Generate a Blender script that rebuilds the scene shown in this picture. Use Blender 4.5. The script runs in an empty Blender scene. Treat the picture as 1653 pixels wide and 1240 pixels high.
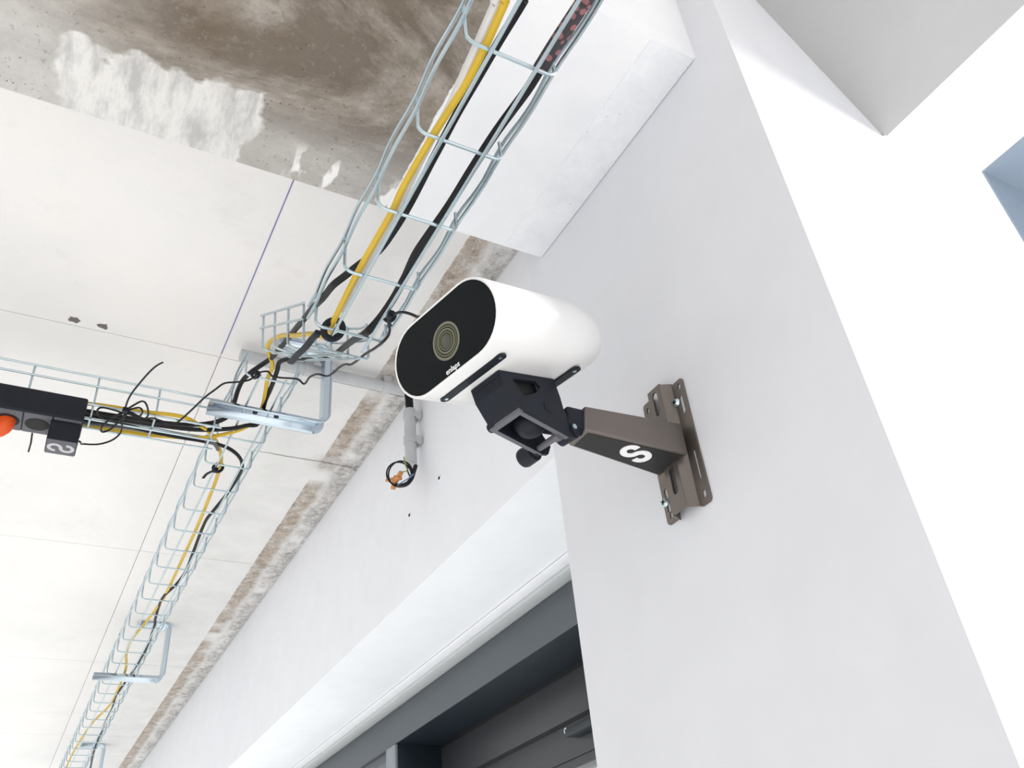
import bpy, bmesh, math, random
from mathutils import Vector, Matrix
random.seed(7)
S = bpy.context.scene
COL = S.collection
ZO = 1.7                       # eye height above the floor; heights below are measured from the eye

# ------------------------------------------------------------------ camera
R = ((0.8775095636515006, -0.47121484679205905, -0.08907038712663914),
     (0.20799822397876078, 0.5413324341930524, -0.8146753552871879),
     (0.4321038122046997, 0.6963589332042499, 0.5730362393643221))
F = 1384.0331
cam_d = bpy.data.cameras.new('camera'); cam = bpy.data.objects.new('camera', cam_d); COL.objects.link(cam)
right, down, fwd = Vector(R[0]), Vector(R[1]), Vector(R[2])
M = Matrix((( right.x, -down.x, -fwd.x, 0), (right.y, -down.y, -fwd.y, 0), (right.z, -down.z, -fwd.z, ZO), (0, 0, 0, 1)))
cam.matrix_world = M
cam_d.sensor_width = 36; cam_d.lens = F / 1653 * 36; cam_d.clip_start = .01
S.camera = cam

# ------------------------------------------------------------------ light
world = bpy.data.worlds.new('sky'); S.world = world; world.use_nodes = True
bg = world.node_tree.nodes['Background']
bg.inputs[0].default_value = (.965, .98, 1, 1); bg.inputs[1].default_value = 1.24
sun_d = bpy.data.lights.new('sun', 'SUN'); sun_d.energy = 8.8; sun_d.angle = math.radians(15); sun_d.color = (1, .98, .96)
sun = bpy.data.objects.new('sun', sun_d); COL.objects.link(sun)
sun.location = (6, -4, 6)
sun.rotation_euler = Vector((-.75, .45, -.48)).to_track_quat('-Z', 'Y').to_euler()
S.view_settings.view_transform = 'Standard'; S.view_settings.look = 'None'
S.view_settings.exposure = -0.22; S.view_settings.gamma = 1; S.view_settings.use_curve_mapping = False

# ------------------------------------------------------------------ positions: a pixel gives a direction, a known plane gives the distance
def ray(px, py):
    v = (px - 826.5, py - 620, F)
    return Vector([sum(R[k][i] * v[k] for k in range(3)) for i in range(3)])
def up(p): return Vector((p[0], p[1], p[2] + ZO))
def onz(px, py, h): v = ray(px, py); return up(v * (h / v.z))
def onx(px, py, x): v = ray(px, py); return up(v * (x / v.x))
def ony(px, py, y): v = ray(px, py); return up(v * (y / v.y))

# ------------------------------------------------------------------ mesh helpers
def link(name, bm, mat, parent=None, smooth=False):
    me = bpy.data.meshes.new(name)
    bmesh.ops.recalc_face_normals(bm, faces=bm.faces)
    bm.to_mesh(me); bm.free()
    if mat: me.materials.append(mat)
    if smooth:
        for p in me.polygons: p.use_smooth = True
        try: me.set_sharp_from_angle(angle=math.radians(42))
        except Exception: pass
    o = bpy.data.objects.new(name, me); COL.objects.link(o)
    if parent: o.parent = parent; o.matrix_parent_inverse = parent.matrix_basis.inverted()
    return o
def tag(o, label=None, cat=None, group=None, kind=None):
    if label: o['label'] = label
    if cat: o['category'] = cat
    if group: o['group'] = group
    if kind: o['kind'] = kind
    return o
def empty(name, loc, label=None, cat=None, group=None, kind=None):
    o = bpy.data.objects.new(name, None); COL.objects.link(o); o.location = loc; o.empty_display_size = .02
    return tag(o, label, cat, group, kind)
def box(bm, a, b, bevel=0, seg=2, mtx=None):
    g = bmesh.ops.create_cube(bm, size=1)
    vs = g['verts']
    for v in vs: v.co = Vector([(a[i] + b[i]) / 2 + v.co[i] * (b[i] - a[i]) for i in range(3)])
    if bevel:
        es = list({e for v in vs for e in v.link_edges})
        r = bmesh.ops.bevel(bm, geom=es, offset=bevel, segments=seg, affect='EDGES', profile=.5)
        vs = list({v for f in r['faces'] for v in f.verts} | {v for v in vs if v.is_valid})
    if mtx is not None:
        for v in {v for v in vs if v.is_valid}: v.co = mtx @ v.co
    return bm
def newbox(a, b, bevel=0, seg=2):
    bm = bmesh.new(); box(bm, a, b, bevel, seg); return bm
def ubox(name, a, b, mat, parent=None, bevel=0, seg=2, smooth=None):
    return link(name, newbox((a[0], a[1], a[2] + ZO), (b[0], b[1], b[2] + ZO), bevel, seg), mat, parent, bool(bevel) if smooth is None else smooth)
def tube(bm, pts, r, n=8, closed=False, caps=True, flat=None):
    pts = [Vector(p) for p in pts]
    rr = r if isinstance(r, (list, tuple)) else [r] * len(pts)
    N = len(pts); rings = []; prev = None
    for i, p in enumerate(pts):
        if closed: t = (pts[(i + 1) % N] - pts[i - 1])
        else: t = (pts[min(i + 1, N - 1)] - pts[max(i - 1, 0)])
        t = t.normalized() if t.length > 1e-9 else Vector((0, 0, 1))
        if prev is None:
            a = Vector((0, 0, 1)) if abs(t.z) < .9 else Vector((1, 0, 0))
            nrm = (a - t * a.dot(t)).normalized()
        else:
            nrm = prev - t * prev.dot(t); nrm = nrm.normalized()
        prev = nrm; b = t.cross(nrm)
        fx, fy = flat if flat else (1, 1)
        rings.append([bm.verts.new(p + (nrm * math.cos(2 * math.pi * k / n) * fx + b * math.sin(2 * math.pi * k / n) * fy) * rr[i]) for k in range(n)])
    for i in range(N if closed else N - 1):
        A, B = rings[i], rings[(i + 1) % N]
        for k in range(n): bm.faces.new((A[k], A[(k + 1) % n], B[(k + 1) % n], B[k]))
    if caps and not closed:
        bm.faces.new(rings[0][::-1]); bm.faces.new(rings[-1])
    return bm
def smoothpath(pts, sub=6, closed=False):
    pts = [Vector(p) for p in pts]; N = len(pts); out = []
    rng = range(N if closed else N - 1)
    for i in rng:
        if closed: p0, p1, p2, p3 = pts[i - 1], pts[i], pts[(i + 1) % N], pts[(i + 2) % N]
        else: p0, p1, p2, p3 = pts[max(i - 1, 0)], pts[i], pts[i + 1], pts[min(i + 2, N - 1)]
        for k in range(sub):
            t = k / sub
            out.append(.5 * ((2 * p1) + (p2 - p0) * t + (2 * p0 - 5 * p1 + 4 * p2 - p3) * t * t + (3 * p1 - p0 - 3 * p2 + p3) * t ** 3))
    if not closed: out.append(pts[-1])
    return out
def prism(bm, poly, fn, lo, hi):
    """poly: 2-D outline; fn(a, b, c) -> point; extruded from c=lo to c=hi"""
    A = [bm.verts.new(fn(p[0], p[1], lo)) for p in poly]; B = [bm.verts.new(fn(p[0], p[1], hi)) for p in poly]
    n = len(poly)
    bm.faces.new(A[::-1]); bm.faces.new(B)
    for i in range(n): bm.faces.new((A[i], A[(i + 1) % n], B[(i + 1) % n], B[i]))
    return bm
def plate_with_holes(bm, outline, holes, fn, lo, hi):
    """flat plate with through holes, made by triangle fill"""
    def layer(c):
        es = []; loops = []
        for lp in [outline] + holes:
            vs = [bm.verts.new(fn(p[0], p[1], c)) for p in lp]; loops.append(vs)
            for i in range(len(vs)): es.append(bm.edges.new((vs[i], vs[(i + 1) % len(vs)])))
        bmesh.ops.triangle_fill(bm, use_beauty=True, use_dissolve=False, edges=es)
        return loops
    A, B = layer(lo), layer(hi)
    for la, lb in zip(A, B):
        n = len(la)
        for i in range(n): bm.faces.new((la[i], la[(i + 1) % n], lb[(i + 1) % n], lb[i]))
    return bm
def rrect(x0, y0, x1, y1, r, n=4):
    out = []
    for cx, cy, a0 in ((x1 - r, y0 + r, -90), (x1 - r, y1 - r, 0), (x0 + r, y1 - r, 90), (x0 + r, y0 + r, 180)):
        for k in range(n + 1):
            a = math.radians(a0 + 90 * k / n); out.append((cx + r * math.cos(a), cy + r * math.sin(a)))
    return out
def slot(cx, cy, L, w, vertical=True, n=5):
    r = w / 2; h = L / 2 - r; out = []
    for k in range(n + 1):
        a = math.pi * k / n; out.append((r * math.cos(a), h + r * math.sin(a)))
    for k in range(n + 1):
        a = math.pi + math.pi * k / n; out.append((r * math.cos(a), -h + r * math.sin(a)))
    return [(cx + p[0], cy + p[1]) if vertical else (cx + p[1], cy + p[0]) for p in out]

# ------------------------------------------------------------------ materials
MATS = {}
def pbsdf(name, col, rough=.5, metal=0, coat=0, spec=.5):
    m = bpy.data.materials.new(name); m.use_nodes = True
    b = m.node_tree.nodes['Principled BSDF']
    b.inputs['Base Color'].default_value = (*col, 1); b.inputs['Roughness'].default_value = rough; b.inputs['Metallic'].default_value = metal
    b.inputs['Coat Weight'].default_value = coat; b.inputs['Specular IOR Level'].default_value = spec
    MATS[name] = m; return m
class G:
    """small node-graph writer"""
    def __init__(s, m): s.t = m.node_tree; s.b = s.t.nodes['Principled BSDF']; s.co = s.t.nodes.new('ShaderNodeNewGeometry').outputs['Position']
    def lk(s, a, b): s.t.links.new(a, b)
    def inp(s, sock, v):
        if hasattr(v, 'is_linked') or isinstance(v, bpy.types.NodeSocket): s.lk(v, sock)
        else: sock.default_value = v
    def noise(s, scale, detail=4, rough=.6, vec=None, dist=0, stretch=None):
        n = s.t.nodes.new('ShaderNodeTexNoise'); n.inputs['Scale'].default_value = scale; n.inputs['Detail'].default_value = detail; n.inputs['Roughness'].default_value = rough; n.inputs['Distortion'].default_value = dist
        v = vec or s.co
        if stretch:
            mp = s.t.nodes.new('ShaderNodeMapping'); mp.inputs['Scale'].default_value = stretch; s.lk(v, mp.inputs[0]); v = mp.outputs[0]
        s.lk(v, n.inputs['Vector']); return n.outputs['Fac']
    def vor(s, scale, feat='F1'):
        n = s.t.nodes.new('ShaderNodeTexVoronoi'); n.feature = feat; n.inputs['Scale'].default_value = scale; s.lk(s.co, n.inputs['Vector']); return n.outputs['Distance']
    def ramp(s, fac, stops):
        n = s.t.nodes.new('ShaderNodeValToRGB'); e = n.color_ramp.elements
        while len(e) < len(stops): e.new(.5)
        for k, (p, c) in enumerate(stops):
            e[k].position = p; e[k].color = (*c, 1) if isinstance(c, tuple) else (c, c, c, 1)
        s.inp(n.inputs[0], fac); return n.outputs[0]
    def math(s, op, a, b=0.0, c=0.0, clamp=False):
        n = s.t.nodes.new('ShaderNodeMath'); n.operation = op; n.use_clamp = clamp
        for i, v in enumerate((a, b, c)): s.inp(n.inputs[i], v)
        return n.outputs[0]
    def mix(s, fac, a, b, mode='MIX'):
        n = s.t.nodes.new('ShaderNodeMix'); n.data_type = 'RGBA'; n.blend_type = mode
        s.inp(n.inputs[0], fac); s.inp(n.inputs[6], (*a, 1) if isinstance(a, tuple) else a); s.inp(n.inputs[7], (*b, 1) if isinstance(b, tuple) else b)
        return n.outputs[2]
    def xyz(s):
        n = s.t.nodes.new('ShaderNodeSeparateXYZ'); s.lk(s.co, n.inputs[0]); return n.outputs
    def step(s, v, lo, hi):   # smooth 0..1
        n = s.t.nodes.new('ShaderNodeMapRange'); n.interpolation_type = 'SMOOTHSTEP'; s.inp(n.inputs[0], v); n.inputs[1].default_value = lo; n.inputs[2].default_value = hi; return n.outputs[0]
    def bump(s, h, dist=.002, strength=.5):
        n = s.t.nodes.new('ShaderNodeBump'); n.inputs['Strength'].default_value = strength; n.inputs['Distance'].default_value = dist; s.lk(h, n.inputs['Height']); s.lk(n.outputs[0], s.b.inputs['Normal'])
    def color(s, c): s.lk(c, s.b.inputs['Base Color'])
    def rough(s, c): s.lk(c, s.b.inputs['Roughness'])

HS = 1.05; HB = .832; XW = .6122; XC = .52; YB0, YB1 = .374, .724; ZS = .62; XE = 1.03

def mat_paint(name, col, bumpy=.25):
    m = pbsdf(name, col, .75); g = G(m)
    n = g.noise(14, 5, .6); f = g.noise(160, 3, .5)
    g.color(g.mix(g.ramp(n, [(.35, 0.0), (.7, 1.0)]), col, tuple(c * .965 for c in col)))
    g.bump(g.math('ADD', g.math('MULTIPLY', f, .3), g.math('MULTIPLY', n, .5)), .001, bumpy); return m
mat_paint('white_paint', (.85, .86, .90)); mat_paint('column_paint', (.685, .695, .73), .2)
mat_paint('splay_paint', (.88, .88, .87), .1)

mat_paint('soffit_shade', (.36, .36, .365), .15)  # outer part of the slab underside, its shade put into the grey
def mat_slab():
    m = pbsdf('slab_concrete', (.82, .80, .78), .8); g = G(m)
    X, Y, Z = g.xyz()
    big = g.noise(2.2, 4, .6); mid = g.noise(11, 6, .65); fine = g.noise(90, 4, .6)
    base = g.mix(g.ramp(big, [(.35, 0.0), (.68, 1.0)]), (.86, .83, .82), (.79, .775, .775))
    base = g.mix(g.math('MULTIPLY', g.ramp(g.noise(3.3, 5, .7, dist=.4), [(.57, 0.0), (.75, 1.0)]), .28), base, (.58, .55, .53))   # stains
    base = g.mix(g.math('MULTIPLY', g.ramp(fine, [(.6, 0.0), (.8, 1.0)]), .12), base, (.55, .52, .5))
    # greyer band along the wall
    wob = g.math('MULTIPLY', g.math('SUBTRACT', g.noise(9, 6, .7), .5), .05)
    wsm = g.math('MULTIPLY', g.math('SUBTRACT', g.noise(40, 4, .6), .5), .006)
    xw = g.math('ADD', X, wob); xn = g.math('ADD', X, wsm)
    base = g.mix(g.step(g.math('ADD', X, g.math('MULTIPLY', wob, 2.0)), .28, .42), base, g.mix(g.ramp(mid, [(.3, 0.0), (.7, 1.0)]), (.78, .77, .765), (.69, .68, .675)))
    # torn strip next to the wall: brown smear with one clean edge, crumbly grey beside it
    crumb = g.noise(55, 9, .8); grit = g.noise(150, 5, .75)
    torn = g.mix(g.ramp(crumb, [(.36, 0.0), (.60, 1.0)]), (.22, .20, .185), (.70, .68, .665))
    torn = g.mix(g.ramp(grit, [(.34, .8), (.46, 0.0)]), torn, (.10, .09, .085))
    brown = g.mix(g.ramp(g.noise(42, 9, .8), [(.36, 0.0), (.62, 1.0)]), (.25, .185, .135), (.60, .52, .445))
    brown = g.mix(g.ramp(grit, [(.36, .7), (.48, 0.0)]), brown, (.15, .11, .08))
    m_out = g.math('MULTIPLY', g.step(xw, .545, .585), g.ramp(g.noise(11, 6, .7), [(.36, .12), (.52, .9)]))
    m_out = g.math('MAXIMUM', m_out, g.math('MULTIPLY', g.step(xn, .600, .606), .75))
    gaps = g.math('MULTIPLY', g.ramp(g.noise(3.0, 3, .55, stretch=(.6, 1, 1)), [(.34, 0.0), (.40, 1.0)]), g.ramp(g.noise(20, 7, .8), [(.38, .3), (.5, 1.0)]))
    m_br = g.math('MULTIPLY', g.math('MULTIPLY', g.step(xn, .515, .518), g.math('SUBTRACT', 1.0, g.step(xw, .545, .568))), gaps)
    m_br = g.math('MULTIPLY', m_br, .92)
    # crack across the strip
    yc_ = g.math('ABSOLUTE', g.math('SUBTRACT', g.math('ADD', Y, g.math('MULTIPLY', wob, .25)), 1.722))
    crk = g.math('MULTIPLY', g.math('SUBTRACT', 1.0, g.step(yc_, .0012, .004)), g.step(X, .30, .44))
    soil = g.math('MULTIPLY', g.math('MULTIPLY', g.math('SUBTRACT', 1.0, g.step(yc_, .005, .06)), g.step(xw, .47, .55)), .75)
    base = g.mix(m_out, base, torn); base = g.mix(m_br, base, brown); base = g.mix(soil, base, torn); base = g.mix(g.math('MULTIPLY', crk, .7), base, (.16, .14, .13))
    g.color(base)
    h = g.math('ADD', g.math('MULTIPLY', fine, .25), g.math('MULTIPLY', g.math('MULTIPLY', crumb, g.math('MAXIMUM', m_out, m_br)), 1.6))
    g.bump(h, .004, .6); return m
mat_slab()

def mat_beam():
    m = pbsdf('beam_concrete', (.5, .47, .44), .8); g = G(m)
    X, Y, Z = g.xyz()
    big = g.noise(6, 6, .7, dist=.3); mid = g.noise(28, 7, .7); fine = g.noise(170, 4, .7)
    blot = g.noise(3.4, 7, .72, dist=.5, stretch=(.8, 1.5, 1))
    c = g.mix(g.ramp(big, [(.32, 0.0), (.64, 1.0)]), (.27, .225, .18), (.50, .47, .44))
    c = g.mix(g.math('MULTIPLY', g.ramp(g.math('SUBTRACT', blot, g.math('MULTIPLY', g.step(X, .02, .16), .05)), [(.44, 1.0), (.58, 0.0)]), .88), c, (.115, .085, .06))
    c = g.mix(g.ramp(mid, [(.34, .6), (.55, 0.0)]), c, (.17, .14, .11))
    # paler, greyer band towards the slab and towards the left
    pale = g.math('ADD', g.math('MULTIPLY', g.step(Y, .585, .70), .8), g.math('MULTIPLY', g.math('SUBTRACT', 1.0, g.step(X, -.16, .02)), .7), clamp=True)
    c = g.mix(g.math('MULTIPLY', pale, .85), c, g.mix(mid, (.36, .35, .34), (.62, .61, .60)))
    # air holes, only here and there
    holes = g.math('MULTIPLY', g.ramp(g.vor(120), [(.05, 1.0), (.16, 0.0)]), g.ramp(g.noise(18, 3, .6), [(.52, 0.0), (.6, 1.0)]))
    c = g.mix(holes, c, (.06, .05, .04))
    c = g.mix(g.ramp(fine, [(.58, 0.0), (.74, .22)]), c, (.60, .56, .52))
    c = g.mix(g.ramp(g.noise(130, 5, .75), [(.30, .7), (.42, 0.0)]), c, (.12, .095, .07))
    # plaster smear with a torn outline
    wob = g.math('MULTIPLY', g.math('SUBTRACT', g.noise(8, 4, .55), .5), .16)
    wob2 = g.math('MULTIPLY', g.math('SUBTRACT', g.noise(11, 4, .55, stretch=(1, 1.4, 1.7)), .5), .12)
    xs = g.math('ADD', X, wob); ys = g.math('ADD', Y, wob2)
    e = g.math('MAXIMUM', g.math('ABSOLUTE', g.math('DIVIDE', g.math('SUBTRACT', xs, -.005), .108)), g.math('DIVIDE', g.math('SUBTRACT', .722, ys), .092))
    sm = g.ramp(e, [(.93, 1.0), (.99, 0.0)])
    smc = g.mix(g.ramp(g.noise(22, 8, .7, stretch=(2.4, .7, 1)), [(.36, 0.0), (.58, 1.0)]), (.44, .43, .43), (.70, .685, .675))
    c = g.mix(g.math('MULTIPLY', sm, .92), c, smc)
    # white drips along the slab edge
    dr = g.math('MULTIPLY', g.ramp(g.noise(26, 3, .5, stretch=(1, .45, 1)), [(.56, 0.0), (.59, 1.0)]), g.math('MULTIPLY', g.step(Y, .66, .69), g.step(X, .14, .17)))
    c = g.mix(dr, c, (.82, .81, .80))
    # painted part
    edge = g.math('ADD', X, g.math('MULTIPLY', g.math('SUBTRACT', g.noise(40, 4, .6), .5), .008))
    pm = g.step(edge, .287, .289)
    pc = g.mix(g.ramp(g.noise(9, 5, .6), [(.35, 0.0), (.7, 1.0)]), (.86, .865, .885), (.79, .80, .835))
    c = g.mix(pm, c, pc)
    g.color(c)
    g.bump(g.math('MULTIPLY', g.math('ADD', g.math('MULTIPLY', mid, .5), g.math('MULTIPLY', fine, .4)), g.math('SUBTRACT', 1.0, g.math('MULTIPLY', pm, .75))), .003, .5); return m
mat_beam()

def mat_strip():
    m = pbsdf('plaster_strip', (.80, .81, .85), .85); g = G(m)
    c = g.mix(g.ramp(g.noise(20, 6, .7), [(.35, 0.0), (.68, 1.0)]), (.83, .84, .87), (.74, .755, .80))
    c = g.mix(g.ramp(g.vor(75), [(.035, 1.0), (.06, 0.0)]), c, (.22, .22, .25))
    g.color(c); g.bump(g.noise(60, 6, .7), .003, .5); return m
mat_strip()
def mat_floor():
    m = pbsdf('floor_concrete', (.62, .61, .59), .7); g = G(m)
    g.color(g.mix(g.noise(1.5, 6, .65), (.84, .83, .81), (.74, .73, .71))); return m
mat_floor()
def mat_galv():
    m = pbsdf('galvanised', (.60, .68, .72), .32, .9); g = G(m)
    n = g.noise(16, 3, .5)
    g.color(g.mix(n, (.33, .43, .48), (.60, .68, .72))); g.rough(g.ramp(n, [(.3, .22), (.7, .42)])); return m
mat_galv(); pbsdf('zinc_plate', (.52, .60, .68), .22, .95)
def mat_steel():
    m = pbsdf('brushed_steel', (.30, .27, .25), .42, .85); g = G(m)
    n = g.noise(30, 5, .65, stretch=(1, 6, 1)); k = g.noise(9, 4, .6)
    g.color(g.mix(k, (.25, .22, .20), (.15, .13, .12))); g.rough(g.ramp(n, [(.3, .36), (.7, .52)])); return m
mat_steel()
def mat_black(name, col, rough, tex=300, b=.25):
    m = pbsdf(name, col, rough, 0, 0, .22); g = G(m); g.bump(g.noise(tex, 3, .6), .0006, b); g.color(g.mix(g.noise(12, 3, .5), col, tuple(c * 1.5 for c in col))); return m
mat_black('black_plastic', (.009, .011, .017), .5)
mat_black('black_cable', (.009, .009, .010), .45)
mat_black('cover_dark', (.018, .018, .019), .45)
mat_black('grey_plastic', (.095, .095, .11), .5)
pbsdf('white_shell', (.745, .745, .75), .34, 0, .1)
pbsdf('white_print', (.85, .85, .86), .5)
pbsdf('grey_print', (.5, .5, .52), .5)
def mat_cable(name, col):
    m = pbsdf(name, col, .42); g = G(m); g.color(g.mix(g.noise(25, 3, .6), col, tuple(c * .72 for c in col))); return m
mat_cable('yellow_cable', (.70, .46, .025)); mat_cable('pale_cable', (.66, .64, .63)); mat_cable('grey_cable', (.12, .115, .12))
mat_cable('conduit_grey', (.60, .61, .63)); mat_cable('orange', (.88, .10, .006)); mat_cable('connector_orange', (.72, .30, .10))
mat_cable('blue_wire', (.05, .14, .38)); mat_cable('green_wire', (.30, .34, .06)); mat_cable('chalk_blue', (.22, .22, .50))
def mat_dotted():
    m = pbsdf('dotted_hose', (.05, .04, .045), .6); g = G(m)
    g.color(g.mix(g.ramp(g.vor(130), [(.34, 1.0), (.44, 0.0)]), (.035, .03, .035), (.26, .10, .11))); return m
mat_dotted()
def mat_frame(name, col):
    m = pbsdf(name, col, .45); g = G(m); g.color(g.mix(g.noise(5, 4, .6), col, tuple(c * .8 for c in col))); return m
mat_frame('slate_frame', (.10, .115, .13)); mat_frame('navy_frame', (.012, .02, .03)); mat_frame('panel_grey', (.05, .053, .06)); mat_frame('mullion_grey', (.30, .33, .37)); mat_frame('head_grey', (.62, .64, .66))
pbsdf('gasket', (.004, .004, .005), .7); pbsdf('chip', (.16, .14, .13), .9); pbsdf('screw_zinc', (.55, .68, .70), .3, .9)
pbsdf('outer_wall', (.25, .31, .39), .7)
def mat_glass(name, tint, trans, ior=1.5):
    m = bpy.data.materials.new(name); m.use_nodes = True; t = m.node_tree; t.nodes.clear()
    o = t.nodes.new('ShaderNodeOutputMaterial'); mx = t.nodes.new('ShaderNodeMixShader'); tr = t.nodes.new('ShaderNodeBsdfTransparent'); gl = t.nodes.new('ShaderNodeBsdfGlossy'); fr = t.nodes.new('ShaderNodeFresnel')
    tr.inputs[0].default_value = (*[c * trans for c in tint], 1); gl.inputs['Roughness'].default_value = .015; fr.inputs[0].default_value = ior
    ge = t.nodes.new('ShaderNodeNewGeometry'); mu = t.nodes.new('ShaderNodeMath'); mu.operation = 'MULTIPLY'; iv = t.nodes.new('ShaderNodeMath'); iv.operation = 'SUBTRACT'; iv.inputs[0].default_value = 1; t.links.new(ge.outputs['Backfacing'], iv.inputs[1]); t.links.new(iv.outputs[0], mu.inputs[0]); t.links.new(fr.outputs[0], mu.inputs[1]); t.links.new(mu.outputs[0], mx.inputs[0]); t.links.new(tr.outputs[0], mx.inputs[1]); t.links.new(gl.outputs[0], mx.inputs[2]); t.links.new(mx.outputs[0], o.inputs[0]); MATS[name] = m; return m
pbsdf('front_glass', (.004, .006, .007), .03, 0, 0, .09); mat_glass('window_glass', (.95, .98, .98), .97)
mt = MATS

# ------------------------------------------------------------------ the setting
fl = ubox('floor', (-7, -7, -1.75), (9, 12, -1.70), mt['floor_concrete']); tag(fl, 'pale concrete floor below the gallery', kind='structure')
XL = -2.6
ceil = ubox('ceiling', (XL, -2.4, HS + .004), (XE - .0005, 7.5, HS + .25), mt['slab_concrete']); tag(ceil, 'pale concrete slab ceiling with formwork joints', kind='structure')
ycuts = [-2.4, -.46, .47, 1.402, 2.332, 3.28, 4.27, 5.2, 6.2, 7.5]; xcuts = [XL, -1.02, .2115, .60]; J = .0009
for i in range(len(xcuts) - 1):
    for k in range(len(ycuts) - 1):
        if ycuts[k + 1] < -1.5: continue
        ubox('ceiling_panel', (xcuts[i] + J, ycuts[k] + J, HS), (xcuts[i + 1] - J, ycuts[k + 1] - J, HS + .0039), mt['slab_concrete'], ceil)
ubox('outer_soffit', (.6005, -2.4, HS - .0005), (XE, .455, HS + .0039), mt['soffit_shade'], ceil)
ubox('chalk_line', (.2108, .725, HS - .0006), (.2125, 1.39, HS + .0002), mt['chalk_blue'], ceil)
def chip(px, py, w, h):
    p = onz(px, py, HS); bm = bmesh.new(); n = 11
    ang = [2 * math.pi * k / n for k in range(n)]; rr = [random.uniform(.55, 1.1) for _ in range(n)]
    poly = [(p.x + w * rr[k] * math.cos(ang[k]), p.y + h * rr[k] * math.sin(ang[k])) for k in range(n)]
    prism(bm, poly, lambda a, b, c: (a, b, c), HS + ZO - .0012, HS + ZO + .001)
    return link('ceiling_chip', bm, mt['chip'], ceil)
chip(120, 516, .014, .010); chip(167, 527, .011, .008)
beam = ubox('ceiling_beam', (XL, YB0, HB), (.60, YB1, HS + .2), mt['beam_concrete']); tag(beam, 'stained concrete downstand beam, painted white beside the pillar', kind='structure')
ubox('plaster_strip', (.4605, YB0 + .004, HB - .0022), (.5195, YB1 - .002, HB + .001), mt['plaster_strip'], beam, .0012)
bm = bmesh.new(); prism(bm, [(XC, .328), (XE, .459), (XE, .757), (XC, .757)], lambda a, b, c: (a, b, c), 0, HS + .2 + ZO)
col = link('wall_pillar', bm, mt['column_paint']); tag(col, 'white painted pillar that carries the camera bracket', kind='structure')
wall = ubox('wall_right', (XW, .757, ZS), (XE, 7.5, HS + .2), mt['white_paint']); tag(wall, 'white painted wall above the window recess', kind='structure')

# window recess: dark door leaf in the near bay, pale pane in the far bay
win = empty('window_1', (.93, 2.1, ZO - 1.7), 'dark grey framed glazed door unit set back in the wall recess', None, None, 'structure')
ubox('head_bead', (.803, .757, ZS - .006), (.828, 7.5, ZS - .0005), mt['white_paint'], win, .002)
ubox('head_trim', (.828, .757, ZS - .013), (.862, 7.5, ZS - .0005), mt['head_grey'], win, .001)
ubox('frame_head', (.861, .757, .524), (.99, 7.5, .6065), mt['slate_frame'], win, .001)
ubox('frame_head_underside', (.8625, .757, .5232), (.988, 2.127, .5242), mt['navy_frame'], win)  # thin sheet, the recess shade is in its dark colour
for y0 in (2.127, 4.4):
    mu_ = ubox('mullion', (.868, y0 + .001, -1.7), (1.03, y0 + .062, .524), mt['navy_frame'], win, .0015)  # side faces coloured near black for the shade inside the recess
    ubox('mullion_front', (.8605, y0, -1.7), (.868, y0 + .062, .5235), mt['mullion_grey'], mu_, .0015)  # front face of the same mullion, left in the lighter tone
ubox('sash_head', (.87, 2.19, .50), (.94, 4.4, .524), mt['slate_frame'], win, .001)
ubox('pane', (.90, 2.19, -1.6), (.906, 4.4, .505), mt['window_glass'], win)
ubox('pane', (.90, 4.47, -1.6), (.906, 7.4, .505), mt['window_glass'], win)
ubox('gasket', (.986, .757, .515), (1.0, 2.127, .5235), mt['gasket'], win)
leaf = ubox('leaf_head_panel', (.987, .757, .4285), (1.03, 2.127, .516), mt['panel_grey'], win, .001)
ubox('gasket', (.9885, .757, .419), (1.02, 2.127, .4288), mt['gasket'], win)
ubox('leaf_rail', (.987, .757, .355), (1.03, 2.127, .4195), mt['panel_grey'], win, .001)
ubox('leaf_bead', (.985, .757, .336), (1.03, 2.127, .3535), mt['panel_grey'], win, .001)
ubox('door_stile', (.985, 2.05, -1.7), (1.03, 2.127, .34), mt['panel_grey'], win, .001)
ubox('pane', (1.0, .757, -1.6), (1.006, 2.05, .338), mt['window_glass'], win)
arm = ubox('closer_arm', (.955, .80, .386), (.9865, 1.485, .401), mt['navy_frame'], win, .001)
bm = bmesh.new(); p = onx(914, 1180, .9865); bmesh.ops.create_cone(bm, cap_ends=True, segments=14, radius1=.006, radius2=.005, depth=.004, matrix=Matrix.Translation(p) @ Matrix.Rotation(math.pi / 2, 4, 'Y'))
link('screw', bm, mt['screw_zinc'], win, True)

# neighbouring bay outdoors: pier and canopy
pc = onz(1588, 277, 1.45); x0, y1 = pc.x, pc.y
tag(ubox('wall_outer', (x0, y1, 1.1), (x0 + .5, y1 + .004, 1.45), mt['outer_wall']), 'blue grey sheet upstand of the neighbouring canopy outside', kind='structure')
tag(ubox('ceiling_outer', (x0, y1 - .45, 1.45), (x0 + .5, y1 + .004, 1.454), mt['outer_wall']), 'blue grey sheet canopy of the neighbouring bay outside', kind='structure')

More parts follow.
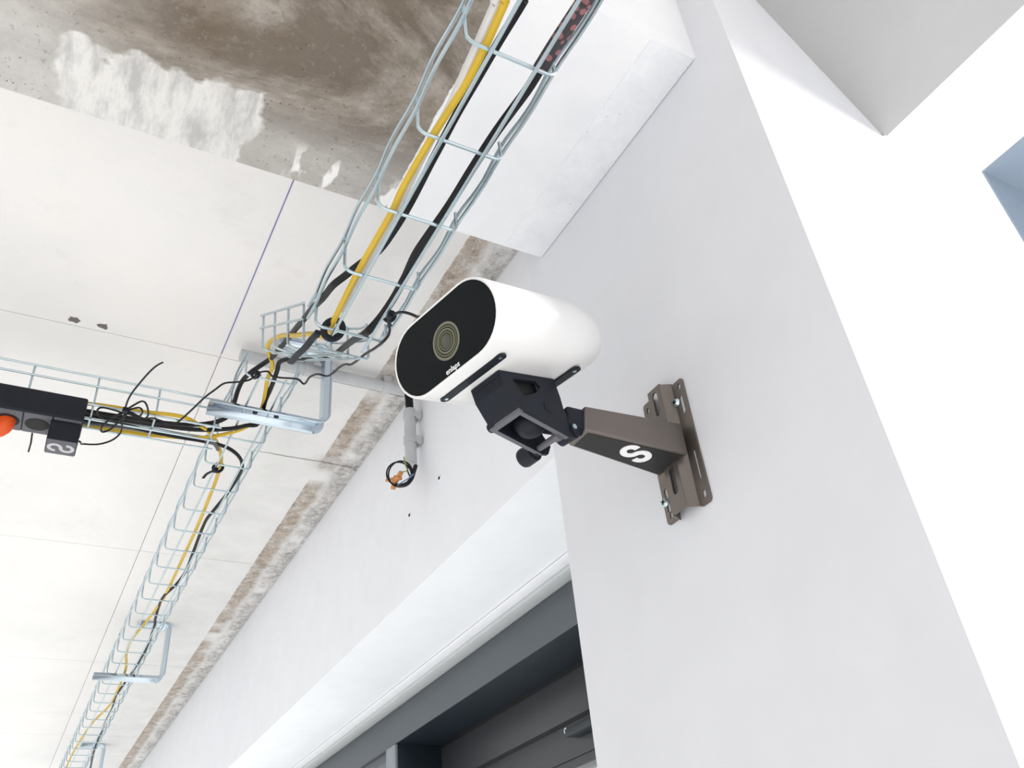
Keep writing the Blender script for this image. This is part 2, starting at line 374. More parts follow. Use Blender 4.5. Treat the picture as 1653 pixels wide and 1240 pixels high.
# ------------------------------------------------------------------ wire mesh cable trays
WR = .0019
def rib_path(w, hl, hr, r=.009, n=5):
    """U in the local lateral/up plane"""
    p = [(0, hl), (0, r)]
    p += [(r - r * math.cos(math.pi / 2 * k / n), r - r * math.sin(math.pi / 2 * k / n)) for k in range(1, n + 1)]
    p += [(w - r, 0)]
    p += [(w - r + r * math.sin(math.pi / 2 * k / n), r - r * math.cos(math.pi / 2 * k / n)) for k in range(1, n + 1)]
    p += [(w, hr)]
    return p
def tray(name, label, o, ax, lat, upv, L, w, hl, hr, ribs, wires, wave=.0016, pitch=.1):
    """o: bottom left start; ribs: distances along ax; wires: (lateral, up, wavy)"""
    o, ax, lat, upv = [Vector(v) for v in (o, ax, lat, upv)]
    t = empty(name, up(o), label, 'cable tray', 'galvanised wire mesh cable trays')
    bm = bmesh.new(); tube(bm, [lat * a + upv * b for a, b in rib_path(w, hl, hr)], WR, 7)
    me = None
    for s in ribs:
        if me is None:
            c = link('cross_wire', bm, mt['galvanised'], t, True); me = c.data
        else:
            c = bpy.data.objects.new('cross_wire', me); COL.objects.link(c); c.parent = t
        c.matrix_parent_inverse = Matrix(); c.location = ax * s
    n = max(2, int(L / pitch * 4))
    for a, b, wv, *ends in wires:
        s0, s1 = ends if ends else (0, L)
        pts = []
        for k in range(n + 1):
            s = s0 + (s1 - s0) * k / n
            dv = math.cos(2 * math.pi * (s - ribs[0]) / pitch) * wave * wv
            side = -1 if a < w * .1 else (1 if a > w * .9 else 0)
            off = lat * (side * WR * 1.7 - side * dv) + (upv * -WR * 1.7 if side == 0 else Vector((0, 0, 0))) + upv * (dv * .8 if side else 0)
            pts.append(ax * s + lat * a + upv * b + off)
        bm = bmesh.new(); tube(bm, smoothpath(pts, 2), WR, 7)
        c = link('long_wire', bm, mt['galvanised'], None, True); c.parent = t
    return t
LONG = lambda w, hl, hr: [(0, hl - .004, 1), (0, hl * .55, .8), (w * .26, 0, .25), (w * .76, 0, .25), (w, hr * .5, .4), (w, hr - .004, .8)]
Y0 = -1.045
tray('cable_tray', 'wire mesh cable tray passing close below the stained concrete beam', (.2125, Y0, .637), (0, 1, 0), (1, 0, 0), (0, 0, 1), 1.822, .0855, .05, .027,
     [y - Y0 for y in [.155 - .1 * k for k in range(11, 0, -1)] + [.155, .255, .355, .4553, .555,   .6535, .753]], LONG(.0855, .05, .027))
YL = 1.205
tray('cable_tray', 'long wire mesh cable tray running away along the slab to the lower left', (.228, YL, .886), (0, 1, 0), (1, 0, 0), (0, 0, 1), 5.6, .088, .045, .042,
     [.012 + .1035 * k for k in range(54)], LONG(.088, .045, .042), pitch=.1035)
tray('cable_tray', 'wire mesh cable tray that carries the black power strip', (.226, 1.372, .868), (-1, 0, 0), (0, 1, 0), (0, 0, 1), .75, .074, .063, .03,
     [.013 + .1 * k for k in range(8)], [(0, .059, .6), (0, .039, .5), (.004, 0.004, .2), (.037, 0, .2), (.070, 0, .2), (.074, .026, .3)])
# short sloping link between the two levels
a0 = Vector((.2265, 1.095, .853)); a1 = Vector((.2265, .850, .683)); dirn = (a1 - a0); LL = dirn.length; dirn.normalize()
tray('cable_tray', 'short sloping wire mesh tray section linking the lower tray to the higher one', a0 - dirn * .012, dirn, (1, 0, 0), (0, .16, .98), LL + .024, .0865, .083, .07,
     [.012 + LL / 3 * k for k in range(4)], [(0, .079, .8), (0, .048, .7), (.02, 0, .2), (.045, 0, .2), (.068, 0, .2), (.0865, .04, .6), (.0865, .067, .7)])

# ------------------------------------------------------------------ ceiling hangers (bent channel)
def hanger(label, y0, y1, xl, xr, zb, xt):
    t = empty('tray_hanger', (xr, (y0 + y1) / 2, HS + ZO), label, 'hanger', 'bent channel hangers under the slab')
    r = .022; pts = [(xt, HS - .002)]; n = 7
    for k in range(n + 1):
        a = math.pi / 2 - math.pi / 2 * k / n; pts.append((xr - r + r * math.cos(a), HS - .002 - r + r * math.sin(a)))
    for k in range(n + 1):
        a = -math.pi / 2 * k / n; pts.append((xr - r + r * math.cos(a), zb + r + r * math.sin(a)))
    pts.append((xl, zb)); pts = [Vector((p[0], 0, p[1] + ZO)) for p in pts]
    sec = [(0, 0), (.0, .005), (.006, .007), (.011, .0125), (.5, .0135), (-.011, .0125), (-.006, .007), (0, .005), (0, 0)]
    w = y1 - y0; ys = [y0, y0 + .0015, y0 + .007, y0 + .011, (y0 + y1) / 2, y1 - .011, y1 - .007, y1 - .0015, y1]; dp = [.0, .0, .001, .0105, .0115, .0105, .001, 0, 0]
    bm = bmesh.new(); rings = []
    for i, p in enumerate(pts):
        tg = (pts[min(i + 1, len(pts) - 1)] - pts[max(i - 1, 0)]).normalized(); inn = Vector((tg.z, 0, -tg.x))   # towards the inside of the C
        rings.append([bm.verts.new(Vector((p.x, y, p.z)) + inn * d) for y, d in zip(ys, dp)])
    for i in range(len(rings) - 1):
        for k in range(len(ys) - 1): bm.faces.new((rings[i][k], rings[i][k + 1], rings[i + 1][k + 1], rings[i + 1][k]))
    c = link('channel', bm, mt['zinc_plate'], t, True)
    so = c.modifiers.new('thick', 'SOLIDIFY'); so.thickness = .0016; so.offset = 0
    for x in (xl + (xr - xl) * .38, xl + (xr - xl) * .56):
        bm = bmesh.new(); bmesh.ops.create_cone(bm, cap_ends=True, segments=10, radius1=.0045, radius2=.0045, depth=.004, matrix=Matrix.Translation((x, (y0 + y1) / 2, zb + ZO + .0085)))
        link('bolt', bm, mt['gasket'], t)
    bm = bmesh.new(); bmesh.ops.create_cone(bm, cap_ends=True, segments=6, radius1=.007, radius2=.007, depth=.006, matrix=Matrix.Translation(((xt + xr) / 2, (y0 + y1) / 2, HS + ZO - .0165)))
    link('anchor_bolt', bm, mt['screw_zinc'], t)
    return t
hanger('bent steel channel hanger beside the power strip tray, nearest the white camera', 1.292, 1.337, .190, .402, .872, .300)
hanger('bent steel channel hanger under the long tray, second from the white camera', 2.845, 2.895, .192, .392, .872, .295)
hanger('bent steel channel hanger farthest along the long tray at the bottom edge', 4.40, 4.45, .192, .400, .872, .300)

# ------------------------------------------------------------------ cables
def cable(name, label, pts, r, mat, cat='cable', n=8, group='cables laid in the trays', sub=4, flat=None):
    bm = bmesh.new(); tube(bm, smoothpath(pts, sub), r, n, flat=flat)
    return tag(link(name, bm, mt[mat], None, True), label, cat, group)
Z = lambda l, h: [onz(a, b, h) for a, b in l]
HU = .6455
def ext(p): q = p[0]; return [Vector((q.x, -1.04, q.z)), Vector((q.x, -.5, q.z)), Vector((q.x, .02, q.z))] + p   # on towards the near end of the tray
yl = [(834, -40), (817, 0), (783, 76), (752, 135), (722, 183), (697, 222), (652, 300), (630, 347), (580, 435), (537, 522)]
yel = ext(Z(yl, HU + .0005))
yel += [up((.2405, .80, .664)), up((.2395, .86, .712)), up((.2395, .95, .777)), up((.2395, 1.04, .842)), up((.242, 1.13, .889)), onz(440, 590, .8945), onz(432, 612, .8945), onz(426, 648, .8945), onz(420, 664, .8945), onz(411, 678, .8930), onz(398, 689, .8890), onz(378, 697, .8830), onz(348, 704, .8790), onz(311, 707, .8775), onz(246, 703, .8775), onz(210, 698, .8775), onz(162, 692, .8775), onz(136, 688, .8775), onz(-60, 660, .8775)]
cable('power_cable', 'bright yellow cable from the upper tray to the power strip tray', yel, .0036, 'yellow_cable')
cable('power_cable', 'pale grey cable beside the yellow one in the upper tray', ext(Z([(820, -36), (803, 0), (770, 74), (725, 174), (699, 219), (674, 268), (648, 322), (622, 372), (590, 432), (563, 480), (552, 500)], HU + .004)) , .0042, 'pale_cable')
blk = Z([(866, -40), (846, 0), (806, 66), (770, 128), (738, 183), (709, 238), (692, 270), (664, 325), (640, 366), (612, 404), (580, 427), (556, 446), (537, 461)], HU + .008)
blk = ext(blk)
blk += [onz(522, 480, .672), onz(505, 497, .70), onz(490, 516, .735), onz(478, 530, .775), onz(466, 545, .815), onz(452, 562, .86), onz(438, 578, .895), onz(418, 592, .9), onz(404, 602, .9), onz(392, 614, .9), onz(384, 630, .9), onz(379, 647, .9), onz(372, 668, .893), onz(350, 681, .884), onz(310, 686, .8755), onz(275, 684, .8755), onz(240, 680, .8755), onz(195, 673, .8755), onz(140, 664, .8755), onz(60, 650, .8755), onz(-60, 628, .8755)]
cable('power_cable', 'black cable bowing out to the left of the upper tray', blk, .0042, 'black_cable')
thick = Z([(966, -36), (944, 0), (899, 68), (872, 111)], HU + .005)
cable('dotted_hose', 'dark hose with dull red dots at the top of the upper tray', ext(thick), .0072, 'dotted_hose', 'hose')
thk = Z([(872, 111), (851, 145), (803, 210), (761, 274), (725, 332), (687, 386), (670, 412), (655, 445), (635, 482), (612, 515), (590, 538)], HU + .0045)
thk += [onz(572, 548, .69), onz(556, 560, .745), onz(540, 574, .80)]
cable('power_cable', 'thick black cable along the right side of the upper tray', thk, [.0048] * 41 + [.0045] * (4 * (len(thk) - 1) + 1 - 41), 'black_cable')
cable('power_cable', 'dark grey cable crossing the start of the long tray beside the yellow one', [onz(540, 575, .80), onz(500, 578, .84), onz(455, 582, .892), onz(447, 600, .8945), onz(438, 625, .8945), onz(428, 648, .8945), onz(418, 683, .885), onz(398, 687, .8785), onz(373, 692, .8785), onz(326, 694, .876), onz(280, 690, .876), onz(195, 678, .876), onz(130, 668, .876), onz(-60, 634, .876)], .0040, 'black_cable')
bk2 = Z([(-60, 650), (60, 668), (136, 679), (195, 685), (240, 696), (290, 706), (327, 712)], .8745) + Z([(363, 721), (384, 735), (391, 751), (385, 769), (366, 798), (345, 824), (330, 845), (311, 894), (300, 922), (284, 944), (262, 966), (251, 998), (249, 1012), (237, 1045), (225, 1067), (209, 1092), (187, 1124), (182, 1142), (171, 1164), (163, 1183), (152, 1212), (144, 1250)], .894)
cable('power_cable', 'black cable leaving the power strip tray down the long tray', bk2, .0036, 'black_cable')
cable('power_cable', 'dark brownish cable lowest in the power strip tray', Z([(-60, 656), (136, 683), (200, 690), (262, 700), (330, 712), (345, 716), (352, 726)], .876), .0036, 'grey_cable')
yl2 = Z([(-60, 618), (60, 638), (130, 650), (169, 655), (200, 660), (233, 665), (272, 669), (298, 674), (318, 684), (338, 698)], .8775) + [onz(a, b, .8945) for a, b in ((352, 718), (357, 745), (348, 777), (334, 813), (319, 849), (297, 897), (275, 944), (262, 969), (234, 1007), (215, 1029), (204, 1054), (203, 1080), (190, 1114), (177, 1139), (152, 1164), (133, 1190), (115, 1221), (102, 1252))]
cable('power_cable', 'yellow cable running from the power strip tray down the long tray', yl2, .0036, 'yellow_cable')
# thin black lead from the camera to the charger
HT = .629
lead = [up((.322, .600, .480)), up((.324, .625, .505)), up((.329, .662, .558)), onz(682, 518, .588), onz(674, 512, .60), onz(660, 506, .612), onz(647, 504, .62), onz(635, 508, .628), onz(629, 514, HT)]
lead += Z([(628, 522), (629, 534), (626, 543), (617, 553), (604, 563), (589, 572), (568, 588), (558, 588), (548, 593), (530, 607), (513, 604), (500, 609), (491, 620), (480, 611), (472, 608), (455, 610), (439, 607), (433, 600), (424, 600)], .63)
lead = lead[:13] + [onz(604, 563, .65), onz(589, 572, .68), onz(568, 588, .72), onz(558, 588, .74), onz(548, 593, .76), onz(530, 607, .79), onz(513, 604, .81), onz(500, 609, .83), onz(491, 620, .845), onz(480, 612, .855), onz(455, 610, .868), onz(439, 607, .874), onz(433, 600, .876), onz(420, 601, .878), onz(412, 607, .878)]
lead += Z([(401, 614), (381, 617), (362, 619), (346, 630), (330, 642), (308, 663), (286, 682), (272, 683), (259, 679), (246, 675), (233, 676), (220, 670), (207, 664)], .862)
def bq(l): return [(130 + a / 7.75, 580 + b / 7.75) for a, b in l]
loopA = bq([(560, 680), (430, 640), (270, 605), (210, 640), (240, 710), (330, 745), (430, 710), (545, 650)])
loopB = bq([(640, 590), (770, 525), (830, 580), (845, 700), (780, 745), (640, 700), (560, 660)])
loopC = bq([(720, 605), (775, 650), (740, 710), (650, 690), (560, 670)])
loopD = bq([(420, 720), (270, 840), (270, 910), (370, 880), (480, 780), (550, 700)])
tail = bq([(530, 760), (520, 810), (500, 920), (400, 1010), (250, 1060), (120, 1066), (40, 1060)])
hh = .8625
for k, l in enumerate((loopA, loopB, loopC, loopD, tail)):
    lead += [onz(a, b, hh - .0012 * k) for a, b in l]
lead += [onz(131, 717, .83), up((.006, 1.376, .7985)), up((.001, 1.376, .7985))]
cable('charging_lead', 'thin black lead from the white camera, bundled in a bow at the tray', lead, .0017, 'black_cable', 'cable', 6)

# ------------------------------------------------------------------ cable ties
def zip_tie(label, cpx, h, r, tilt, tailpts, w=.0026, head=.0045):
    cc = onz(*cpx, h); t = empty('cable_tie', cc, label, 'cable tie', 'black cable ties')
    bm = bmesh.new(); pts = []
    q = Vector(tilt).normalized(); a = q.orthogonal().normalized(); b = q.cross(a)
    for k in range(20):
        an = 2 * math.pi * k / 20; pts.append(cc + a * math.cos(an) * r + b * math.sin(an) * r * .8)
    tube(bm, pts, w, 8, closed=True); link('strap', bm, mt['black_plastic'], t, True)
    if tailpts:
        bm = bmesh.new(); tube(bm, smoothpath(tailpts, 4), w * 1.0, 6, flat=(.45, 1.1)); link('tail', bm, mt['black_plastic'], t, True)
        p0 = tailpts[0]
    else: p0 = pts[0]
    link('head', newbox([p0[i] - head for i in range(3)], [p0[i] + head for i in range(3)], .0012), mt['black_plastic'], t, True)
    return t
zip_tie('wide black cable tie with a long tail around the yellow cable', (538, 532), .6415, .0125, (-.15, .75, .45), [onz(512, 539, .626), onz(503, 548, .63), onz(492, 562, .635), onz(479, 574, .645), onz(469, 586, .655)], .0042, .0035)
zip_tie('small black cable tie holding the thin lead to the upper tray', (629, 511), .636, .0065, (.2, .8, .3), [onz(629, 510, .628), onz(627, 518, .627), onz(630, 526, .63)], .0022, .003)
zip_tie('small black cable tie where the thin lead crosses the long tray', (413, 605), .884, .0065, (.2, .8, .3), [onz(414, 604, .876), onz(411, 612, .876)], .0022, .0032)
zip_tie('black cable tie with blunt ends on the yellow cable below the hanger', (352, 755), .890, .010, (.1, .9, .2), [onz(348, 759, .876), onz(340, 762, .873), onz(333, 766, .87), onz(328, 772, .868)], .0030, .0045)
zip_tie('black cable tie with an upright thin tail on the bundled lead', (203, 666), .861, .0065, (.9, .2, .2), [onz(202, 662, .853), onz(205, 650, .853), onz(212, 636, .853), onz(226, 618, .853), onz(240, 602, .853), onz(252, 591, .853), onz(263, 585, .853)], .0016, .0042)

# ------------------------------------------------------------------ side-lying S emblem as a ribbon
def emblem(fn, r, wd, th):
    pts = []
    for k in range(15): a = math.radians(80 + 280 * k / 14); pts.append((-r + r * math.cos(a), r * .92 * math.sin(a)))
    for k in range(1, 15): a = math.radians(180 - 280 * k / 14); pts.append((r + r * math.cos(a), r * .92 * math.sin(a)))
    bm = bmesh.new(); A = []; n = len(pts)
    for i, p in enumerate(pts):
        q0 = pts[max(i - 1, 0)]; q1 = pts[min(i + 1, n - 1)]; tx, ty = q1[0] - q0[0], q1[1] - q0[1]; l = math.hypot(tx, ty) or 1; nx, ny = -ty / l * wd / 2, tx / l * wd / 2
        A.append([bm.verts.new(fn(p[0] + nx, p[1] + ny, 0)), bm.verts.new(fn(p[0] - nx, p[1] - ny, 0)), bm.verts.new(fn(p[0] - nx, p[1] - ny, th)), bm.verts.new(fn(p[0] + nx, p[1] + ny, th))])
    for i in range(n - 1):
        for k in range(4): bm.faces.new((A[i][k], A[i][(k + 1) % 4], A[i + 1][(k + 1) % 4], A[i + 1][k]))
    bm.faces.new(A[0]); bm.faces.new(A[-1]); return bm

# ------------------------------------------------------------------ power strip, plug, charger
SY0, SY1, SZ0, SZ1, SX1 = 1.345, 1.410, .820, .8655, .004
ps = empty('power_strip', up((-.2, SY0, SZ0)), 'black power strip hanging under the wire mesh tray', 'power strip')
bm = newbox((-.62, SY0, SZ0 + ZO), (SX1, SY1, SZ1 + ZO), .004, 3); link('housing', bm, mt['black_plastic'], ps, True)
for k in range(6):
    x = -.019 - .043 * k
    f = ubox('socket_plate', (x - .0205, SY0 + .003, SZ0 - .0016), (x + .0205, SY1 - .003, SZ0 + .001), mt['grey_plastic'], ps, .001)
    bm = bmesh.new(); bmesh.ops.create_cone(bm, cap_ends=True, segments=24, radius1=.0178, radius2=.0182, depth=.002, matrix=Matrix.Translation((x, (SY0 + SY1) / 2, SZ0 + ZO - .0015)))
    w_ = link('socket_well', bm, mt['gasket'], f, True)
bm = bmesh.new(); tube(bm, [onz(52, 700, SZ0 - .004), onz(50, 715, SZ0 - .006), onz(46, 729, SZ0 - .008)], .0016, 6); link('hanging_tie', bm, mt['black_plastic'], ps, True)
# orange plug in a socket
px = -.019 - .043 * 2
pl = empty('power_plug', up((px, 1.37, SZ0 - .003)), 'orange power plug pushed into the black power strip', 'plug')
bm = bmesh.new()
ym = (SY0 + SY1) / 2
tube(bm, [up((px, ym, SZ0 - .001)), up((px, ym, SZ0 - .012)), up((px - .002, ym + .001, SZ0 - .018)), up((px - .006, ym + .003, SZ0 - .024)), up((px - .014, ym + .007, SZ0 - .029)), up((px - .024, ym + .012, SZ0 - .032))], [.0128, .0128, .0118, .0098, .0078, .0060], 16)
link('plug_body', bm, mt['orange'], pl, True)
bm = bmesh.new(); tube(bm, smoothpath([up((px - .022, ym + .011, SZ0 - .0315)), up((px - .04, ym + .02, SZ0 - .038)), up((px - .08, ym + .04, SZ0 - .06)), up((px - .18, ym + .07, SZ0 - .11))], 4), .0048, 10); link('cord', bm, mt['orange'], pl, True)
# charger cube
CX0, CX1, CY0, CY1, CZ0, CZ1 = -.043, .003, 1.352, 1.400, .782, .8175
ch = empty('usb_charger', up((-.026, 1.37, .8175)), 'black cube charger with a grey emblem plugged into the power strip end', 'charger')
ubox('body', (CX0, CY0, CZ0), (CX1, CY1, CZ1), mt['black_plastic'], ch, .002)
ubox('face_plate', (CX0 + .0015, CY0 + .0015, CZ0 - .0008), (CX1 - .0015, CY1 - .0015, CZ0 + .0005), mt['grey_plastic'], ch, .0006)
cc = Vector(((CX0 + CX1) / 2, (CY0 + CY1) / 2, CZ0 - .0009))
link('emblem', emblem(lambda a, b, c: up(cc + Vector((a, b * 1.15, -c))), .0088, .0055, .0005), mt['grey_print'], ch)
ubox('usb_port', (CX1 - .0005, CY0 + .018, CZ0 + .012), (CX1 + .0006, CY0 + .03, CZ0 + .016), mt['grey_print'], ch)
bm = bmesh.new(); bmesh.ops.create_cone(bm, cap_ends=True, segments=20, radius1=.018, radius2=.018, depth=.004, matrix=Matrix.Translation(up(((CX0 + CX1) / 2, (CY0 + CY1) / 2, CZ1 + .0005)))); link('plug_base', bm, mt['black_plastic'], ch, True)

# ------------------------------------------------------------------ conduits on the slab and the wall
def ring_clip(parent, c, axis, r, toward, mat):
    bm = bmesh.new(); a = Vector(axis).normalized(); tw = Vector(toward).normalized(); b = a.cross(tw)
    n = 14; P = []
    for k in range(n):
        an = math.radians(-140 + 280 * k / (n - 1)); d = -tw * math.cos(an) + b * math.sin(an)
        P.append([bm.verts.new(c + d * rr + a * s) for rr, s in ((r, -.008), (r, .008), (r + .0022, .008), (r + .0022, -.008))])
    for i in range(n - 1):
        for k in range(4): bm.faces.new((P[i][k], P[i][(k + 1) % 4], P[i + 1][(k + 1) % 4], P[i + 1][k]))
    bm.faces.new(P[0]); bm.faces.new(P[-1])
    for sgn in (-1, 1):   # foot blocks
        vs = []
        for da in (-.008, .008):
            for db in (r * .45, r * 1.0):
                for dt in (r * .55, r + .009): vs.append(c + a * da + b * (sgn * db) + tw * dt)
        V = [bm.verts.new(v) for v in vs]
        for f in ((0, 1, 3, 2), (4, 5, 7, 6), (0, 1, 5, 4), (2, 3, 7, 6), (0, 2, 6, 4), (1, 3, 7, 5)): bm.faces.new([V[i] for i in f])
    return link('clip', bm, mat, parent)
CR = .0118; ych = 1.352; zch = HS - CR - .010
cd1 = empty('conduit', up((.33, ych, zch)), 'grey plastic conduit fixed to the slab behind the hanger', 'conduit', 'grey conduits')
bm = bmesh.new(); tube(bm, [up((.24, ych, zch)), up((.40, ych, zch)), up((.575, ych, zch))], CR, 18); link('pipe', bm, mt['conduit_grey'], cd1, True)
for x in (.372, .535): ring_clip(cd1, up((x, ych, zch)), (1, 0, 0), CR, (0, 0, 1), mt['conduit_grey'])
xcv = XW - CR - .012; yc = 1.356
cd2 = empty('conduit', up((xcv, yc, .86)), 'grey plastic conduit running down the white wall to loose wires', 'conduit', 'grey conduits')
bm = bmesh.new(); tube(bm, [up((xcv, yc, .985)), up((xcv, yc, .92)), up((xcv, yc, .854))], CR, 18); link('pipe', bm, mt['conduit_grey'], cd2, True)
for z in (.972, .912): ring_clip(cd2, up((xcv, yc, z)), (0, 0, 1), CR, (1, 0, 0), mt['conduit_grey'])
bm = bmesh.new(); tube(bm, smoothpath([up((.570, ych, zch)), up((.583, ych + .001, zch - .003)), up((xcv - .001, yc, zch - .014)), up((xcv, yc, .98))], 4), .0085, 12)
link('cable_bend', bm, mt['black_cable'], cd2, True)
# loose wires at the conduit end
wb = empty('wire_coil', up((xcv, yc + .02, .84)), 'coil of loose black wires hanging from the wall conduit', 'wire')
cc = onx(645, 765, xcv - .03); dep = (cc - Vector((0, 0, ZO))).dot(fwd); sc = dep / F
pts = []
for k in range(34):
    t = math.radians(-20) + k * .42; s_ = 1 + .09 * math.sin(k * .61)
    pts.append(cc + right * (math.cos(t) * 19.5 * sc * s_) - down * (math.sin(t) * 19.5 * sc * s_) + fwd * (.004 * math.sin(k * .37)))
pts = [up((xcv, yc, .858)), up((xcv - .008, yc + .001, .846))] + pts
bm = bmesh.new(); tube(bm, smoothpath(pts, 3), .0016, 6); link('black_wire', bm, mt['black_cable'], wb, True)
bm = bmesh.new(); tube(bm, smoothpath([onx(671, 752, xcv), onx(668, 762, xcv - .006), onx(664, 773, xcv - .014), onx(657, 781, xcv - .022), onx(648, 784, xcv - .028), onx(638, 783, xcv - .030)], 4), .0042, 8); link('sheath', bm, mt['black_cable'], wb, True)
bm = bmesh.new(); tube(bm, smoothpath([onx(668, 765, xcv - .034), onx(660, 772, xcv - .034), onx(650, 778, xcv - .034), onx(642, 783, xcv - .034)], 3), .0012, 6); link('blue_core', bm, mt['blue_wire'], wb, True)
bm = bmesh.new(); tube(bm, smoothpath([onx(652, 738, xcv - .034), onx(655, 752, xcv - .034), onx(657, 760, xcv - .034), onx(647, 763, xcv - .034), onx(640, 772, xcv - .034)], 3), .0012, 6); link('green_core', bm, mt['green_wire'], wb, True)
wc = empty('wire_connector', onx(637, 778, xcv - .034), 'orange wire connectors on the loose wires below the conduit', 'connector')
for (ax_, ay_, bx_, by_, w_) in ((626, 776, 645, 772, .0055), (634, 790, 640, 768, .0045), (638, 778, 648, 762, .0042)):
    p, q = onx(ax_, ay_, xcv - .034), onx(bx_, by_, xcv - .034); d = (q - p); L = d.length
    mtx = Matrix.Translation((p + q) / 2) @ d.to_track_quat('Z', 'X').to_matrix().to_4x4()
    bm = bmesh.new(); box(bm, (-.003, -w_, -L / 2), (.003, w_, L / 2), .0012, 2, mtx); link('connector_body', bm, mt['connector_orange'], wc, True)
for n_, q in (('a small wall plug hole below the conduit, nearer the pillar', (710, 772)), ('a small wall plug hole below the conduit, farther from the pillar', (662, 832))):
    p = onx(*q, XW); t = empty('wall_plug', p, n_[2:], 'wall plug', 'wall plugs in the white wall')
    bm = bmesh.new(); bmesh.ops.create_cone(bm, cap_ends=True, segments=14, radius1=.0062, radius2=.0055, depth=.0012, matrix=Matrix.Translation(p - Vector((.0006, 0, 0))) @ Matrix.Rotation(-math.pi / 2, 4, 'Y')); link('collar', bm, mt['white_print'], t, True)
    bm = bmesh.new(); bmesh.ops.create_cone(bm, cap_ends=True, segments=10, radius1=.0034, radius2=.003, depth=.003, matrix=Matrix.Translation(p - Vector((.001, 0, 0))) @ Matrix.Rotation(-math.pi / 2, 4, 'Y')); link('plug', bm, mt['gasket'], t, True)

# ------------------------------------------------------------------ steel wall bracket
rail_z0, rail_z1 = .3445, .4825
br = empty('wall_bracket', up((XC, .545, .41)), 'brown grey steel wall bracket screwed to the white pillar', 'bracket')
XF = XC - .0022
bm = bmesh.new()
strip = lambda xa: (lambda a, b, c: up((xa + c, a, b)))
# near flange
hn = [slot(.5205, .475, .007, .0045), slot(.5215, .4545, .021, .0048), slot(.5215, .386, .032, .0032), slot(.5215, .355, .008, .0048)]
plate_with_holes(bm, rrect(.514, rail_z0, .5305, rail_z1, .004), hn, strip(XF), 0, .0018)
hf = [slot(.5725, .478, .007, .0042), slot(.5725, .4625, .004, .003), slot(.5725, .373, .026, .0046), slot(.5715, .3565, .007, .0042)]
plate_with_holes(bm, rrect(.5605, rail_z0 + .004, .579, rail_z1 + .005, .004), hf, strip(XF), 0, .0018)
XT = XC - .0135
plate_with_holes(bm, [(.5355, rail_z0 + .003), (.5555, rail_z0 + .003), (.5555, rail_z1 + .003), (.5355, rail_z1 + .003)], [slot(.5455, .4665, .028, .0075), slot(.5455, .3795, .030, .0075)], strip(XT), 0, .0018)
for (xa, ya, xb, yb) in ((XF, .5303, XT, .5357), (XT, .5553, XF, .5607)):
    za, zb = rail_z0 + .002, rail_z1 + .002
    prism(bm, [(xa, ya), (xb, yb), (xb + .0018, yb), (xa + .0018, ya)], lambda a, b, c: up((a, b, c)), za, zb)
link('rail', bm, mt['brushed_steel'], br)
# tapered arm
XA, XB = .3995, .5115
V = [up(v) for v in ((XA, .523, .4255), (XA - .004, .523, .3985), (XB, .523, .4315), (XB, .523, .396),
                     (XA - .002, .552, .4255), (XA - .004, .552, .3985), (XB, .568, .4315), (XB, .568, .396))]
bm = bmesh.new(); v = [bm.verts.new(p) for p in V]
for f in ((0, 1, 3, 2), (4, 6, 7, 5), (0, 2, 6, 4), (0, 4, 5, 1), (2, 3, 7, 6), (1, 5, 7, 3)): bm.faces.new([v[i] for i in f])
bmesh.ops.bevel(bm, geom=bm.edges[:], offset=.0022, segments=3, affect='EDGES', profile=.5)
armo = link('arm', bm, mt['brushed_steel'], br, True)
def under(x, y, dz):
    t = (x - XA) / (XB - XA); return up((x, y, .3985 + (.396 - .3985) * t + dz))
bm = bmesh.new(); prism(bm, [(XA + .001, .5262), (XB - .004, .5262), (XB - .004, .5648), (XA + .001, .5493)], lambda a, b, c: under(a, b, c), -.0006, .001)
cov = link('arm_cover', bm, mt['cover_dark'], br); cov['label'] = 'dark cover plate on the arm underside'
EC = onz(1026.5, 733, .396) - Vector((0, 0, ZO))
ea = Vector((1, .30, 0)).normalized(); eb = Vector((.30, -1, 0)).normalized()
def emb(a, b, c):
    q = EC + ea * a + eb * b; return under(q.x, q.y, -.0007 - c)
link('emblem', emblem(emb, .0076, .0064, .0006), mt['white_print'], br)
for q in ((1090, 650), (1072, 811)):
    p = onx(*q, XF - .002); bm = bmesh.new()
    bmesh.ops.create_cone(bm, cap_ends=True, segments=18, radius1=.0048, radius2=.0032, depth=.0028, matrix=Matrix.Translation(p) @ Matrix.Rotation(-math.pi / 2, 4, 'Y'))
    s_ = link('screw', bm, mt['screw_zinc'], br, True); s_['label'] = 'zinc cross head screw'
    bm = bmesh.new()
    for rot in (20, 110):
        box(bm, (-.0026, -.0006, -.0004), (.0026, .0006, .0004), 0, 2, Matrix.Translation(p - Vector((.0015, 0, 0))) @ Matrix.Rotation(math.pi / 2, 4, 'Y') @ Matrix.Rotation(math.radians(rot), 4, 'Z'))
    link('cross_recess', bm, mt['gasket'], s_)

